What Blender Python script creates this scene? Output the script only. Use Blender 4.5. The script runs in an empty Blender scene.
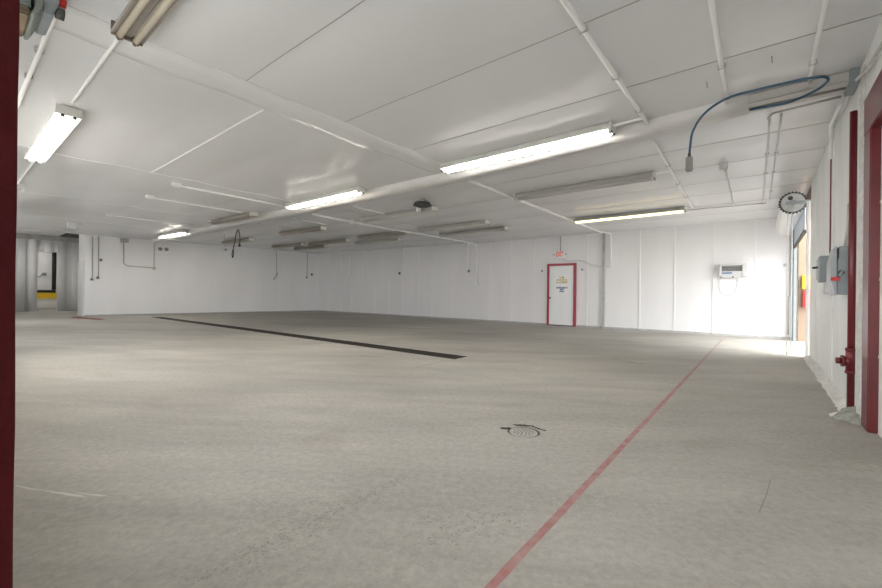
import bpy, bmesh, math, random
from mathutils import Vector, Matrix, Euler, noise
random.seed(7)
PI = math.pi
sc = bpy.context.scene
COL = sc.collection

# ------------------------------------------------------------------ materials
def mat(name, col, rough=.5, metal=0., var=.0, vscale=3., bump=0., bscale=20., emit=None, estr=0., spec=.5, stretch=(1, 1, 1)):
    m = bpy.data.materials.new(name); m.use_nodes = True
    nt = m.node_tree; n = nt.nodes; l = nt.links
    b = n['Principled BSDF']
    b.inputs['Base Color'].default_value = (*col, 1)
    b.inputs['Roughness'].default_value = rough
    b.inputs['Metallic'].default_value = metal
    b.inputs['Specular IOR Level'].default_value = spec
    if emit:
        b.inputs['Emission Color'].default_value = (*emit, 1)
        b.inputs['Emission Strength'].default_value = estr
    geo = n.new('ShaderNodeNewGeometry'); mp = n.new('ShaderNodeMapping')
    mp.inputs['Scale'].default_value = stretch
    l.new(geo.outputs['Position'], mp.inputs['Vector'])
    if var:
        t = n.new('ShaderNodeTexNoise'); t.inputs['Scale'].default_value = vscale; t.inputs['Detail'].default_value = 6
        l.new(mp.outputs[0], t.inputs['Vector'])
        r = n.new('ShaderNodeValToRGB'); e = r.color_ramp.elements
        e[0].position = .3; e[1].position = .7
        e[0].color = (*[max(0, c * (1 - var)) for c in col], 1); e[1].color = (*[min(1, c * (1 + var)) for c in col], 1)
        l.new(t.outputs['Fac'], r.inputs['Fac']); l.new(r.outputs['Color'], b.inputs['Base Color'])
    if bump:
        t2 = n.new('ShaderNodeTexNoise'); t2.inputs['Scale'].default_value = bscale; t2.inputs['Detail'].default_value = 4
        l.new(mp.outputs[0], t2.inputs['Vector'])
        bp = n.new('ShaderNodeBump'); bp.inputs['Strength'].default_value = bump; bp.inputs['Distance'].default_value = .02
        l.new(t2.outputs['Fac'], bp.inputs['Height']); l.new(bp.outputs['Normal'], b.inputs['Normal'])
    return m

M = {}
M['ceil'] = None
M['wall'] = mat('white_painted_wall', (.83, .83, .835), .45, var=.03, vscale=1.2, bump=.15, bscale=9, stretch=(1, 1, .25))
M['board'] = mat('white_painted_boards', (.84, .845, .83), .5, var=.06, vscale=4, bump=.35, bscale=14, stretch=(1, 1, .3))
M['white'] = mat('white_enamel', (.84, .84, .83), .35)
M['conduit'] = mat('white_conduit_paint', (.96, .96, .95), .3, bump=.1, bscale=30)
M['beam'] = mat('beam_paint', (.68, .675, .66), .4, var=.06, vscale=2, bump=.2, bscale=6)
M['seam'] = mat('seam_line', (.34, .33, .32), .7)
M['batten'] = mat('batten', (.80, .80, .80), .45)
M['grey'] = mat('grey_enamel', (.23, .26, .27), .45, var=.08, vscale=9)
M['switchgrey'] = mat('switch_cover_grey', (.33, .36, .37), .35)
M['greygreen'] = mat('grey_green_enamel', (.20, .225, .205), .5, var=.1, vscale=7)
M['rust'] = mat('rusty_grey', (.16, .125, .08), .8, var=.4, vscale=12)
M['steel'] = mat('galvanised_steel', (.55, .55, .54), .4, metal=.6, var=.1, vscale=12)
M['dark'] = mat('dark_metal', (.05, .05, .05), .6)
M['iron'] = mat('drain_iron', (.035, .028, .022), .8, var=.4, vscale=10)
M['black'] = mat('black_rubber', (.015, .015, .015), .5)
M['blue'] = mat('blue_rubber', (.03, .09, .15), .45)
M['red'] = mat('dark_red_paint', (.13, .01, .012), .4, var=.2, vscale=5, bump=.15, bscale=20)
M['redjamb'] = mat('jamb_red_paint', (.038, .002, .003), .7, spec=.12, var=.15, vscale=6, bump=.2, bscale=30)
M['redpipe'] = mat('red_pipe_paint', (.13, .010, .014), .3, var=.15, vscale=5)
M['reddoor'] = mat('red_frame_paint', (.30, .018, .04), .4)
M['redbright'] = mat('bright_red', (.55, .02, .02), .4)
M['yellow'] = mat('yellow_paint', (.75, .5, .02), .5)
M['wood'] = mat('plywood', (.30, .215, .15), .7, var=.2, vscale=3, stretch=(1, 1, .3), bump=.2)
M['darkwood'] = mat('dark_wood', (.13, .07, .05), .8, var=.4, vscale=8)
M['fix'] = mat('fixture_housing_aged', (.36, .33, .29), .4, var=.12, vscale=8)
M['fixedge'] = mat('fixture_edge', (.20, .16, .13), .6, var=.3, vscale=20)
M['fixwhite'] = mat('fixture_housing_white', (.75, .74, .70), .35)
M['fixgrey'] = mat('fixture_housing_grey', (.48, .47, .45), .4)
M['tube'] = mat('unlit_tube', (.62, .56, .44), .25)
M['tubegrey'] = mat('unlit_tube_grey', (.62, .61, .58), .25)
M['lit'] = mat('lit_tube', (.9, .9, .9), .3, emit=(1, .97, .93), estr=16)
M['litwarm'] = mat('lit_tube_warm', (.9, .9, .9), .3, emit=(1, .93, .83), estr=14)
M['lityellow'] = mat('lit_tube_yellow', (.9, .8, .4), .3, emit=(1, .80, .36), estr=1.7)
M['plaster'] = mat('rough_plaster', (.70, .69, .66), .85, var=.12, vscale=18, bump=.9, bscale=40)
M['rubble'] = mat('broken_concrete', (.34, .34, .30), .9, var=.3, vscale=18, bump=.9, bscale=35)
M['curtain'] = mat('strip_curtain', (.70, .71, .71), .3, var=.12, vscale=1.6, stretch=(1, 1, .35))
M['matred'] = mat('rust_red_mat', (.22, .10, .08), .9, var=.2, vscale=8)
M['ground'] = mat('outside_ground', (.45, .44, .42), .9, var=.1)
M['blueslat'] = mat('blue_grey_slat', (.55, .62, .70), .35, metal=.2)
M['textred'] = mat('exit_letters', (.75, .05, .03), .5)
M['textyel'] = mat('ochre_letters', (.50, .40, .12), .6)
M['textblue'] = mat('blue_letters', (.06, .12, .30), .6)
M['doorwhite'] = mat('white_door_paint', (.80, .81, .82), .4)
M['socket'] = mat('socket_grey', (.10, .10, .10), .5)
M['plug'] = mat('plug_grey', (.22, .225, .21), .4)
M['heater'] = mat('heater_enamel', (.56, .56, .56), .45)
M['cove'] = mat('grey_cove', (.40, .40, .39), .7, var=.15, vscale=6)
M['glass'] = mat('pale_glass', (.75, .78, .80), .2)

def ceiling_mat():
    m = mat('ceiling_sheet_paint', (.76, .768, .785), .25, spec=.7, bump=.35, bscale=2.0, stretch=(.35, 1.0, 1), var=.03, vscale=.8)
    return m
M['ceil'] = ceiling_mat()

def floor_mat():
    m = bpy.data.materials.new('worn_concrete'); m.use_nodes = True
    nt = m.node_tree; n = nt.nodes; l = nt.links; b = n['Principled BSDF']
    b.inputs['Roughness'].default_value = .62; b.inputs['Specular IOR Level'].default_value = .35
    geo = n.new('ShaderNodeNewGeometry')
    def nz(scale, detail, stretch=(1, 1, 1), dist=0., rough=.55):
        mr = n.new('ShaderNodeMapping'); mr.inputs['Rotation'].default_value = (0, 0, -math.radians(34))
        l.new(geo.outputs['Position'], mr.inputs['Vector'])
        mp = n.new('ShaderNodeMapping'); mp.inputs['Scale'].default_value = stretch
        l.new(mr.outputs[0], mp.inputs['Vector'])
        t = n.new('ShaderNodeTexNoise'); t.inputs['Scale'].default_value = scale; t.inputs['Detail'].default_value = detail
        t.inputs['Distortion'].default_value = dist; t.inputs['Roughness'].default_value = rough
        l.new(mp.outputs[0], t.inputs['Vector']); return t.outputs['Fac']
    def ramp(src, p0, p1, c0, c1):
        r = n.new('ShaderNodeValToRGB'); e = r.color_ramp.elements
        e[0].position = p0; e[1].position = p1; e[0].color = (*c0, 1); e[1].color = (*c1, 1)
        l.new(src, r.inputs['Fac']); return r.outputs['Color']
    def mix(f, a, c, mode='MIX'):
        x = n.new('ShaderNodeMix'); x.data_type = 'RGBA'; x.blend_type = mode
        if isinstance(f, float): x.inputs[0].default_value = f
        else: l.new(f, x.inputs[0])
        for s, v in ((6, a), (7, c)):
            if isinstance(v, tuple): x.inputs[s].default_value = (*v, 1)
            else: l.new(v, x.inputs[s])
        return x.outputs[2]
    base = ramp(nz(.55, 7, (.5, 1, 1), .6), .32, .68, (.365, .347, .312), (.49, .473, .433))
    streak = ramp(nz(1.6, 5, (.35, 1.6, 1), .8), .35, .7, (.88, .88, .875), (1.07, 1.07, 1.065))
    c = mix(1.0, base, streak, 'MULTIPLY')
    fine = ramp(nz(24, 7, (1, 1, 1), 0, .8), .3, .72, (.72, .72, .72), (1.14, 1.14, 1.14))
    c = mix(1.0, c, fine, 'MULTIPLY')
    stain = ramp(nz(1.1, 5, (.6, 1, 1), 1.2), .60, .70, (0, 0, 0), (1, 1, 1))
    c = mix(mix(1.0, stain, (.30, .30, .30), 'MULTIPLY'), c, (.27, .245, .20))
    pit = ramp(nz(60, 4, (1, 1, 1), 0, .65), .56, .64, (0, 0, 0), (.75, .75, .75))
    area = ramp(nz(.9, 6, (.6, 1.2, 1), 1.0), .50, .60, (0, 0, 0), (1, 1, 1))
    c = mix(mix(1.0, pit, area, 'MULTIPLY'), c, (.22, .205, .18))
    pale = ramp(nz(2.3, 6, (.5, 1.4, 1), 1.5, .7), .68, .76, (0, 0, 0), (.45, .45, .45))
    c = mix(pale, c, (.66, .65, .62))
    l.new(c, b.inputs['Base Color'])
    bp = n.new('ShaderNodeBump'); bp.inputs['Strength'].default_value = .35; bp.inputs['Distance'].default_value = .01
    l.new(nz(22, 8, (1, 1, 1), 0, .7), bp.inputs['Height']); l.new(bp.outputs['Normal'], b.inputs['Normal'])
    return m
M['floor'] = floor_mat()

def line_mat():
    m = mat('worn_red_line', (.42, .13, .13), .7)
    n = m.node_tree.nodes; l = m.node_tree.links; b = n['Principled BSDF']
    g = n.new('ShaderNodeNewGeometry'); t = n.new('ShaderNodeTexNoise'); t.inputs['Scale'].default_value = 14; t.inputs['Detail'].default_value = 8
    l.new(g.outputs['Position'], t.inputs['Vector'])
    r = n.new('ShaderNodeValToRGB'); e = r.color_ramp.elements
    e[0].position = .3; e[0].color = (.35, .135, .13, 1); e[1].position = .75; e[1].color = (.40, .27, .245, 1)
    l.new(t.outputs['Fac'], r.inputs['Fac'])
    sx = n.new('ShaderNodeSeparateXYZ'); l.new(g.outputs['Position'], sx.inputs[0])      # the paint shifts to greyish purple towards the back wall
    mr = n.new('ShaderNodeMapRange'); mr.inputs[1].default_value = 5.5; mr.inputs[2].default_value = 8.5; mr.inputs[3].default_value = 0; mr.inputs[4].default_value = .75
    l.new(sx.outputs['Y'], mr.inputs[0])
    mx = n.new('ShaderNodeMix'); mx.data_type = 'RGBA'; mx.inputs[7].default_value = (.31, .27, .29, 1)
    l.new(mr.outputs[0], mx.inputs[0]); l.new(r.outputs['Color'], mx.inputs[6]); l.new(mx.outputs[2], b.inputs['Base Color'])
    return m
M['line'] = line_mat()

# ------------------------------------------------------------------ mesh builder
class MB:
    def __init__(s): s.bm = bmesh.new()
    def box(s, x0, x1, y0, y1, z0, z1):
        bm = s.bm
        v = [bm.verts.new(p) for p in ((x0, y0, z0), (x1, y0, z0), (x1, y1, z0), (x0, y1, z0), (x0, y0, z1), (x1, y0, z1), (x1, y1, z1), (x0, y1, z1))]
        for f in ((3, 2, 1, 0), (4, 5, 6, 7), (0, 1, 5, 4), (1, 2, 6, 5), (2, 3, 7, 6), (3, 0, 4, 7)): bm.faces.new([v[i] for i in f])
        return s
    def prism(s, pts, a0, a1, axis='X'):
        def P(u, v, a): return (a, u, v) if axis == 'X' else ((u, a, v) if axis == 'Y' else (u, v, a))
        A = [s.bm.verts.new(P(u, v, a0)) for u, v in pts]; B = [s.bm.verts.new(P(u, v, a1)) for u, v in pts]
        n = len(pts)
        for i in range(n): s.bm.faces.new((A[i], A[(i + 1) % n], B[(i + 1) % n], B[i]))
        s.bm.faces.new(A[::-1]); s.bm.faces.new(B)
        return s
    def tube(s, path, r, seg=10, caps=True):
        path = [Vector(p) for p in path]; rings = []
        t0 = (path[1] - path[0]).normalized()
        up = Vector((0, 0, 1)) if abs(t0.z) < .9 else Vector((1, 0, 0))
        u = t0.cross(up).normalized()
        for i, p in enumerate(path):
            if i == 0: t = t0
            elif i == len(path) - 1: t = (path[i] - path[i - 1]).normalized()
            else: t = ((path[i + 1] - p).normalized() + (p - path[i - 1]).normalized()).normalized()
            u = (u - t * u.dot(t)).normalized(); w = t.cross(u)
            rr = r[i] if isinstance(r, (list, tuple)) else r
            rings.append([s.bm.verts.new(p + (u * math.cos(2 * PI * k / seg) + w * math.sin(2 * PI * k / seg)) * rr) for k in range(seg)])
        for a, b in zip(rings, rings[1:]):
            for k in range(seg):
                f = s.bm.faces.new((a[k], a[(k + 1) % seg], b[(k + 1) % seg], b[k])); f.smooth = True
        if caps: s.bm.faces.new(rings[0][::-1]); s.bm.faces.new(rings[-1])
        return s
    def sphere(s, c, r, sz=(1, 1, 1)):
        g = bmesh.ops.create_uvsphere(s.bm, u_segments=14, v_segments=8, radius=r)
        for v in g['verts']:
            v.co = Vector((v.co.x * sz[0], v.co.y * sz[1], v.co.z * sz[2])) + Vector(c)
            for f in v.link_faces: f.smooth = True
        return s
    def build(s, name, m, parent=None, kind=None, bevel=0., loc=None):
        bmesh.ops.recalc_face_normals(s.bm, faces=s.bm.faces)
        if bevel:
            bmesh.ops.bevel(s.bm, geom=[e for e in s.bm.edges if len(e.link_faces) == 2 and e.calc_face_angle(0) > .5], offset=bevel, segments=2, affect='EDGES', clamp_overlap=True)
        me = bpy.data.meshes.new(name); s.bm.to_mesh(me); s.bm.free()
        me.materials.append(m)
        o = bpy.data.objects.new(name, me); COL.objects.link(o)
        if parent: o.parent = parent
        if kind: o['kind'] = kind
        if loc: o.location = loc
        return o

def smooth_path(pts, n=8):
    P = [Vector(p) for p in pts]; P = [P[0] * 2 - P[1]] + P + [P[-1] * 2 - P[-2]]; out = []
    for i in range(1, len(P) - 2):
        a, b, c, d = P[i - 1:i + 3]
        for k in range(n):
            t = k / n
            out.append(.5 * ((2 * b) + (c - a) * t + (2 * a - 5 * b + 4 * c - d) * t * t + (3 * b - a - 3 * c + d) * t ** 3))
    out.append(P[-2]); return out

def empty(name, loc, label, cat, group=None, rot=(0, 0, 0)):
    o = bpy.data.objects.new(name, None); COL.objects.link(o); o.location = loc; o.rotation_euler = rot
    o.empty_display_size = .1
    o['label'] = label; o['category'] = cat
    if group: o['group'] = group
    return o
def tag(o, label, cat, group=None):
    o['label'] = label; o['category'] = cat
    if group: o['group'] = group
    return o
def recentre(o):
    """put the origin at the mesh's own centre"""
    me = o.data; c = sum((v.co for v in me.vertices), Vector()) / len(me.vertices)
    me.transform(Matrix.Translation(-c)); o.location = o.location + c
    return o
def copy_tree(o, parent=None):
    c = o.copy(); COL.objects.link(c); c.parent = parent
    for ch in list(o.children): copy_tree(ch, c)
    return c
def text_mesh(name, body, size, m, parent, loc, rot, bold=.0, align='CENTER'):
    cu = bpy.data.curves.new(name, 'FONT'); cu.body = body; cu.size = size; cu.align_x = align; cu.align_y = 'CENTER'
    cu.extrude = .002; cu.offset = bold; cu.space_line = .9
    tmp = bpy.data.objects.new(name + '_tmp', cu); COL.objects.link(tmp)
    dg = bpy.context.evaluated_depsgraph_get(); me = bpy.data.meshes.new_from_object(tmp.evaluated_get(dg))
    bpy.data.objects.remove(tmp); bpy.data.curves.remove(cu)
    me.materials.clear(); me.materials.append(m)
    o = bpy.data.objects.new(name, me); COL.objects.link(o); o.parent = parent; o.location = loc; o.rotation_euler = rot
    return o

# ------------------------------------------------------------------ dimensions
FARY, LX, RX = 13.35, -21.2, .66
def zc(x): return 3.09 + min(.2, max(0, (-x - 8)) / 13.2 * .2)
def yb(x): return 5.05 + .05 * min(4.4, -x) + max(0, (-x - 8)) / 13.2 * .45     # front of the beam

# ------------------------------------------------------------------ shell
b = MB()
XS = [-32, -18.8, -3.85, -1.55, -1.28, 6]; YS = [-4, 2.665, 2.935, 5.18, 5.56, 17]
for i in range(len(XS) - 1):
    for j in range(len(YS) - 1):
        if (i == 1 and j == 3) or (i == 3 and j == 1): continue
        v = [b.bm.verts.new(p) for p in ((XS[i], YS[j], 0), (XS[i + 1], YS[j], 0), (XS[i + 1], YS[j + 1], 0), (XS[i], YS[j + 1], 0))]
        b.bm.faces.new(v)
# round hole collar
cx_, cy_, rr_ = -1.415, 2.80, .125
sq = [(-1.55, 2.665), (-1.28, 2.665), (-1.28, 2.935), (-1.55, 2.935)]
N = 40
def sqp(a):
    d = Vector((math.cos(a), math.sin(a))); k = .135 / max(abs(d.x), abs(d.y)); return Vector((cx_, cy_)) + d * k
inn = [b.bm.verts.new((cx_ + rr_ * math.cos(2 * PI * k / N), cy_ + rr_ * math.sin(2 * PI * k / N), 0)) for k in range(N)]
out = [b.bm.verts.new((*sqp(2 * PI * k / N), 0)) for k in range(N)]
for k in range(N): b.bm.faces.new((inn[k], inn[(k + 1) % N], out[(k + 1) % N], out[k]))
floor = b.build('floor', M['floor'], kind='structure')
bm = bmesh.new(); bm.from_mesh(floor.data)
for f in bm.faces:
    if f.normal.z < 0: f.normal_flip()
bm.to_mesh(floor.data); bm.free()

# ceiling: painted sheets that sag between their seams
seams = [-.5, .665, 1.83, 3.0, 4.18, 5.35, 6.4, 7.45, 8.5, 9.55, 10.7, 11.9, 13.4]
def sag(x, y):
    for a, c in zip(seams, seams[1:]):
        if a <= y <= c:
            t = (y - a) / (c - a); s = math.sin(PI * t)
            am = .021 + .018 * noise.noise(Vector((x * .55, a * 3.1, 0)))
            return s * am
    return 0
bm = bmesh.new(); xs = [LX + i * .2 for i in range(int((RX - LX) / .2) + 1)] + [RX + .2]
ys = [-.4 + j * .0725 for j in range(190)] + [FARY + .06]
grid = [[bm.verts.new((x, y, zc(x) - sag(x, y) - .006 * noise.noise(Vector((x * 1.1, y * 1.7, 3))))) for y in ys] for x in xs]
for i in range(len(xs) - 1):
    for j in range(len(ys) - 1):
        f = bm.faces.new((grid[i][j], grid[i][j + 1], grid[i + 1][j + 1], grid[i + 1][j])); f.smooth = True
me = bpy.data.meshes.new('ceiling'); bm.to_mesh(me); bm.free(); me.materials.append(M['ceil'])
ceil = bpy.data.objects.new('ceiling', me); COL.objects.link(ceil); ceil['kind'] = 'structure'
# roof slab above (blocks the sky)
MB().box(-32, RX + .35, -.5, 17, 3.72, 3.85).build('roof_slab', M['dark'], kind='structure')
# seams and cross joints, one flat strip each
tn = 0
def seam(path, w, name_m, dz=.004):
    global tn
    b = MB(); pv = None
    p = [Vector(q) for q in path]
    for k, q in enumerate(p):
        t = (p[min(k + 1, len(p) - 1)] - p[max(k - 1, 0)]); t.z = 0; t.normalize(); nrm = Vector((-t.y, t.x, 0)) * w / 2
        cur = [b.bm.verts.new(q + nrm + Vector((0, 0, -dz))), b.bm.verts.new(q - nrm + Vector((0, 0, -dz))),
               b.bm.verts.new(q - nrm + Vector((0, 0, .01))), b.bm.verts.new(q + nrm + Vector((0, 0, .01)))]
        if pv:
            for i in range(4): b.bm.faces.new((pv[i], pv[(i + 1) % 4], cur[(i + 1) % 4], cur[i]))
        else: b.bm.faces.new(cur[::-1])
        pv = cur
    b.bm.faces.new(pv)
    tn += 1
    return b.build('trim_%d' % tn, M[name_m], kind='structure')
def zz(x, y): return zc(x) - sag(x, y) - .006 * noise.noise(Vector((x * 1.1, y * 1.7, 3)))
def xline(y, x0, x1, w=.007, m='seam', wob=.012, dz=.004):
    n = max(2, int((x1 - x0) / .25)); pts = []
    for k in range(n + 1):
        x = x0 + (x1 - x0) * k / n; yy = y + wob * noise.noise(Vector((x * .8, y * 7, 1)))
        pts.append((x, yy, zz(x, yy)))
    return seam(pts, w, m, dz)
def yline(x, y0, y1, w=.007, m='seam', dz=.004):
    n = max(2, int((y1 - y0) / .15)); pts = [(x, y0 + (y1 - y0) * k / n, zz(x, y0 + (y1 - y0) * k / n)) for k in range(n + 1)]
    return seam(pts, w, m, dz)
xline(1.83, -3.92, .66); xline(3.0, -3.92, .66); xline(4.18, -3.92, .66, .009)
for y in (6.4, 7.45, 8.5, 9.55, 10.7, 11.9): xline(y, -3.9, .66, .008)
xline(2.24, -8.15, -4.35, .02, 'batten', dz=.008); 
for y in (7.45, 9.55): xline(y, -20.9, -4.0, .012, 'seam')
for x in (-8.2, -12.3, -16.4):
    yline(x, .0, 5.2, .03 if x > -9 else .014, 'batten', dz=.007 if x > -9 else .003)
yline(-12.0, 6, 13.3, .012); yline(-8.0, 6.0, 13.3, .012)
# wide shallow cover strip running across the ceiling
b = MB()
y0s = [.02 + k * .16 for k in range(33)]
for a, c in zip(y0s, y0s[1:]):
    if c > 5.3: break
    za, zb_ = zc(-4) - sag(-4.1, a) - .004, zc(-4) - sag(-4.1, c) - .004
    pr = [(-4.34, .012), (-4.31, -.010), (-4.2, -.016), (-4.05, -.016), (-3.93, -.010), (-3.90, .012)]
    A = [b.bm.verts.new((x, a, za + z)) for x, z in pr]; B = [b.bm.verts.new((x, c, zb_ + z)) for x, z in pr]
    for i in range(5):
        f = b.bm.faces.new((A[i], A[i + 1], B[i + 1], B[i])); f.smooth = True
bmesh.ops.remove_doubles(b.bm, verts=b.bm.verts, dist=.0005)
tn += 1; b.build('trim_%d' % tn, M['ceil'], kind='structure')
yline(-3.905, .02, 5.25, .008, 'batten', .006); yline(-4.335, .02, 5.25, .008, 'batten', .006)

# beam: sheet metal cover across the room
b = MB(); pv = None
for k in range(90):
    x = -.12 - k * (21.0 - .12) / 89; y = yb(x); z = zc(x); w = .006 * noise.noise(Vector((x * .9, 5, 5)))
    ring = [b.bm.verts.new((x, y + w - .03, z - .0)), b.bm.verts.new((x, y - .02, z - .06 + w)), b.bm.verts.new((x, y + .01, z - .115 + w)),
            b.bm.verts.new((x, y + .18, z - .14 + w)), b.bm.verts.new((x, y + .20, z - .125)), b.bm.verts.new((x, y + .21, z + .02)), b.bm.verts.new((x, y - .03, z + .02))]
    if pv:
        for i in range(7):
            f = b.bm.faces.new((pv[i], pv[(i + 1) % 7], ring[(i + 1) % 7], ring[i]))
            f.smooth = i < 4
    else: b.bm.faces.new(ring)
    pv = ring
b.bm.faces.new(pv[::-1])
b.build('ceiling_beam', M['beam'], kind='structure')

# walls
def wall_ribbed():
    b = MB()
    b.box(LX - .2, 1.4, FARY + .012, FARY + .2, 0, 3.72)
    x = -21.1; 
    while x < 1.0:                       # shallow ribs of the wall panels
        if not (-5.88 < x < -4.86): b.box(x, x + .012, FARY + .0105, FARY + .02, 0, 3.4)
        else: b.box(x, x + .012, FARY + .0105, FARY + .02, 2.14, 3.4)
        x += .155
    return b
# unseen lobby added behind the camera's doorway to shade the jamb, open for daylight
b = MB(); b.box(-1.6, -1.5, -3.1, -.24, 0, 3.0).box(1.5, 1.6, -3.1, -.24, 0, 3.0).box(-1.6, -1.3, -3.2, -3.1, 0, 3.0).box(1.3, 1.6, -3.2, -3.1, 0, 3.0).box(-1.3, 1.3, -3.2, -3.1, 2.6, 3.0).box(-1.6, 1.6, -3.2, -.24, 3.0, 3.1)
b.build('wall_added_lobby', M['board'], kind='structure')
MB().box(-32, 6, -4, 17, -.5, -.4).build('leak_stop_slab', M['ground'], kind='structure')  # unseen slab added to stop sky light leaking up through the drains
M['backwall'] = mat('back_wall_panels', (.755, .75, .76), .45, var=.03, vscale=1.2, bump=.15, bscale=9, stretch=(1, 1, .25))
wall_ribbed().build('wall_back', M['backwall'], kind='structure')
k = 0
for x in (-18.5, -17.5, -16.7, -15.8, -14.85, -13.88, -13.0, -12.0, -11.2, -10.12, -8.27, -7.34, -6.42, -4.5, -2.91, -1.98, -1.045, -.12):
    z0 = 0
    tn += 1; MB().box(x - .016, x + .016, FARY - .004, FARY + .02, z0, zc(x) + .02).build('trim_%d' % tn, M['batten'], kind='structure')
MB().prism([(FARY + .01, 0), (FARY - .03, 0), (FARY - .022, .04), (FARY + .01, .055)], LX, -5.9, 'X').build('baseboard_back', M['cove'], kind='structure')
MB().prism([(FARY + .01, 0), (FARY - .03, 0), (FARY - .022, .04), (FARY + .01, .055)], -4.84, .66, 'X').build('baseboard_back_right', M['cove'], kind='structure')

def LW(y): return LX + (y - 3.6) * .1641          # the left wall runs slightly askew
b = MB(); b.prism([(LX, 3.6), (LW(FARY + .1), FARY + .1), (LX - 1.1, FARY + .1), (LX - 1.1, 3.6)], 0, 3.72, 'Z')
y = 3.8
while y < FARY: b.prism([(LW(y) - .01, y), (LW(y) + .0025, y), (LW(y) + .0045, y + .012), (LW(y) - .01, y + .012)], 0, 3.4, 'Z'); y += .3
b.build('wall_left', M['wall'], kind='structure')
MB().prism([(LW(3.62) - .01, 3.62), (LW(3.62) + .025, 3.62), (LW(FARY) + .025, FARY), (LW(FARY) - .01, FARY)], 0, .045, 'Z').build('baseboard_left', M['cove'], kind='structure')
# grey end panel of the left wall beside the strip curtain
MB().box(-22.25, LX + .012, 3.565, 3.61, 0, 2.2).build('wall_left_end_panel', M['curtain'], kind='structure')

# alcove beyond the left wall
MB().box(-32, LX - .0, -.5, 3.62, 3.68, 3.75).build('ceiling_alcove', M['wall'], kind='structure')
MB().box(-31.4, -31.2, -.5, 8, 0, 3.72).build('wall_alcove_end', M['wall'], kind='structure')
MB().box(-32, LX - 1.0, 5.6, 5.75, 0, 3.72).build('wall_alcove_side', M['wall'], kind='structure')
MB().box(LX - .08, LX + .02, -.4, 3.6, 3.27, 3.7).build('lintel_alcove', M['wall'], kind='structure')

# near wall: the camera stands in its doorway; unseen high windows added for more daylight
b = MB()
b.box(-32, -.6, -.24, .0, 0, 1.3); 
added_wins = [(-19.6, -16.2), (-13.5, -10.2), (-8.8, -5.6), (-4.2, -1.2)]
xprev = -32
for a, c in added_wins:
    b.box(xprev, a, -.24, .0, 1.3, 2.6); xprev = c
b.box(xprev, -.6, -.24, .0, 1.3, 2.6); b.box(-32, RX + .3, -.24, .0, 2.75, 3.72); b.box(-32, -.6, -.24, 0, 2.6, 2.75)
b.build('wall_front', M['wall'], kind='structure')
for i, (a, c) in enumerate(added_wins):
    f = MB()
    for u0, u1 in ((a, a + .06), (c - .06, c), ((a + c) / 2 - .03, (a + c) / 2 + .03)): f.box(u0, u1, -.18, -.06, 1.3, 2.6)
    f.box(a, c, -.18, -.06, 1.3, 1.36).box(a, c, -.18, -.06, 2.54, 2.6)
    f.build('added_window_%d' % (i + 1), M['white'], kind='structure')
# red jamb at the camera's left hand
b = MB()
pts = []
for k in range(60):
    z = k * 2.75 / 59; pts.append((z, .0405 + .0009 * noise.noise(Vector((z * 9, 0, 2)))))
A = [b.bm.verts.new((-.5, y, z)) for z, y in pts]; B = [b.bm.verts.new((-.6, y, z)) for z, y in pts]
A2 = [b.bm.verts.new((-.5, -.24, z)) for z, y in pts]; B2 = [b.bm.verts.new((-.6, -.24, z)) for z, y in pts]
for k in range(59):
    for P, Q in ((A, B), (B, B2), (B2, A2), (A2, A)): b.bm.faces.new((P[k], Q[k], Q[k + 1], P[k + 1]))
b.bm.faces.new((A[0], B[0], B2[0], A2[0])); b.bm.faces.new((A[-1], B[-1], B2[-1], A2[-1]))
b.build('door_2', M['redjamb'], kind='structure')

# right wall: vertical boards between the red frame and the roller door opening
b = MB()
edges = [4.78, 5.95, 6.63, 7.52, 8.55, 9.45]
for i, (a, c) in enumerate(zip(edges, edges[1:])):
    off = (.0, .006, -.004, .005, .0)[i]
    b.box(RX + off, RX + .14, a + .004, c - .004, 0, 3.3)
b.box(RX + .03, RX + .2, 4.7, 9.45, 0, 3.3)
b.build('wall_right', M['board'], kind='structure')
MB().box(RX, RX + .3, -.24, 4.79, 2.69, 3.3).build('wall_right_above_door', M['board'], kind='structure')
MB().box(RX + .02, RX + .2, 9.4, 12.95, 2.85, 3.4).build('lintel_right', M['darkwood'], kind='structure')
MB().box(RX + .03, RX + .2, 13.1, FARY + .02, 0, 3.4).build('wall_right_corner', M['board'], kind='structure')
b = MB()   # the white overhead door in the red frame
b.box(RX + .055, RX + .1, -.2, 4.56, 0, 2.4)
for z in (.6, 1.2, 1.8): b.box(RX + .05, RX + .06, -.2, 4.54, z - .012, z + .012)
d3 = b.build('door_3', M['board'], kind='structure')
fr = MB().box(RX - .006, RX + .058, 4.545, 4.78, 0, 2.386).build('frame_post', M['redpipe'], d3, bevel=.006)
fr2 = MB().box(RX - .008, RX + .06, -.2, 4.785, 2.385, 2.69).build('frame_header', M['redpipe'], d3, bevel=.006)
# ragged plaster ledge along the foot of the right wall
def lumpy(b, path, w, h, side=-1, seed=0, n=90):
    P = [Vector(p) for p in path]
    pv = None
    for k in range(n + 1):
        t = k / n * (len(P) - 1); i = min(int(t), len(P) - 2); q = P[i].lerp(P[i + 1], t - i)
        nn = noise.noise(Vector((k * .37, seed, 0))); mm = noise.noise(Vector((k * .61, seed, 9))); qq = noise.noise(Vector((k * .9, seed, 4)))
        ww = w * (1 + .55 * nn); hh = h * (1 + .5 * mm)
        ring = [b.bm.verts.new(q + Vector(v)) for v in ((.02, 0, -.005), (.02, 0, hh * 1.15), (-.002, 0, hh * 1.1), (-ww * .35, 0, hh * (.75 + .2 * qq)), (-ww * .75, 0, hh * .35), (-ww, 0, -.005))]
        if pv:
            for j in range(6): b.bm.faces.new((pv[j], pv[(j + 1) % 6], ring[(j + 1) % 6], ring[j]))
        else: b.bm.faces.new(ring)
        pv = ring
    b.bm.faces.new(pv[::-1])
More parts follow.
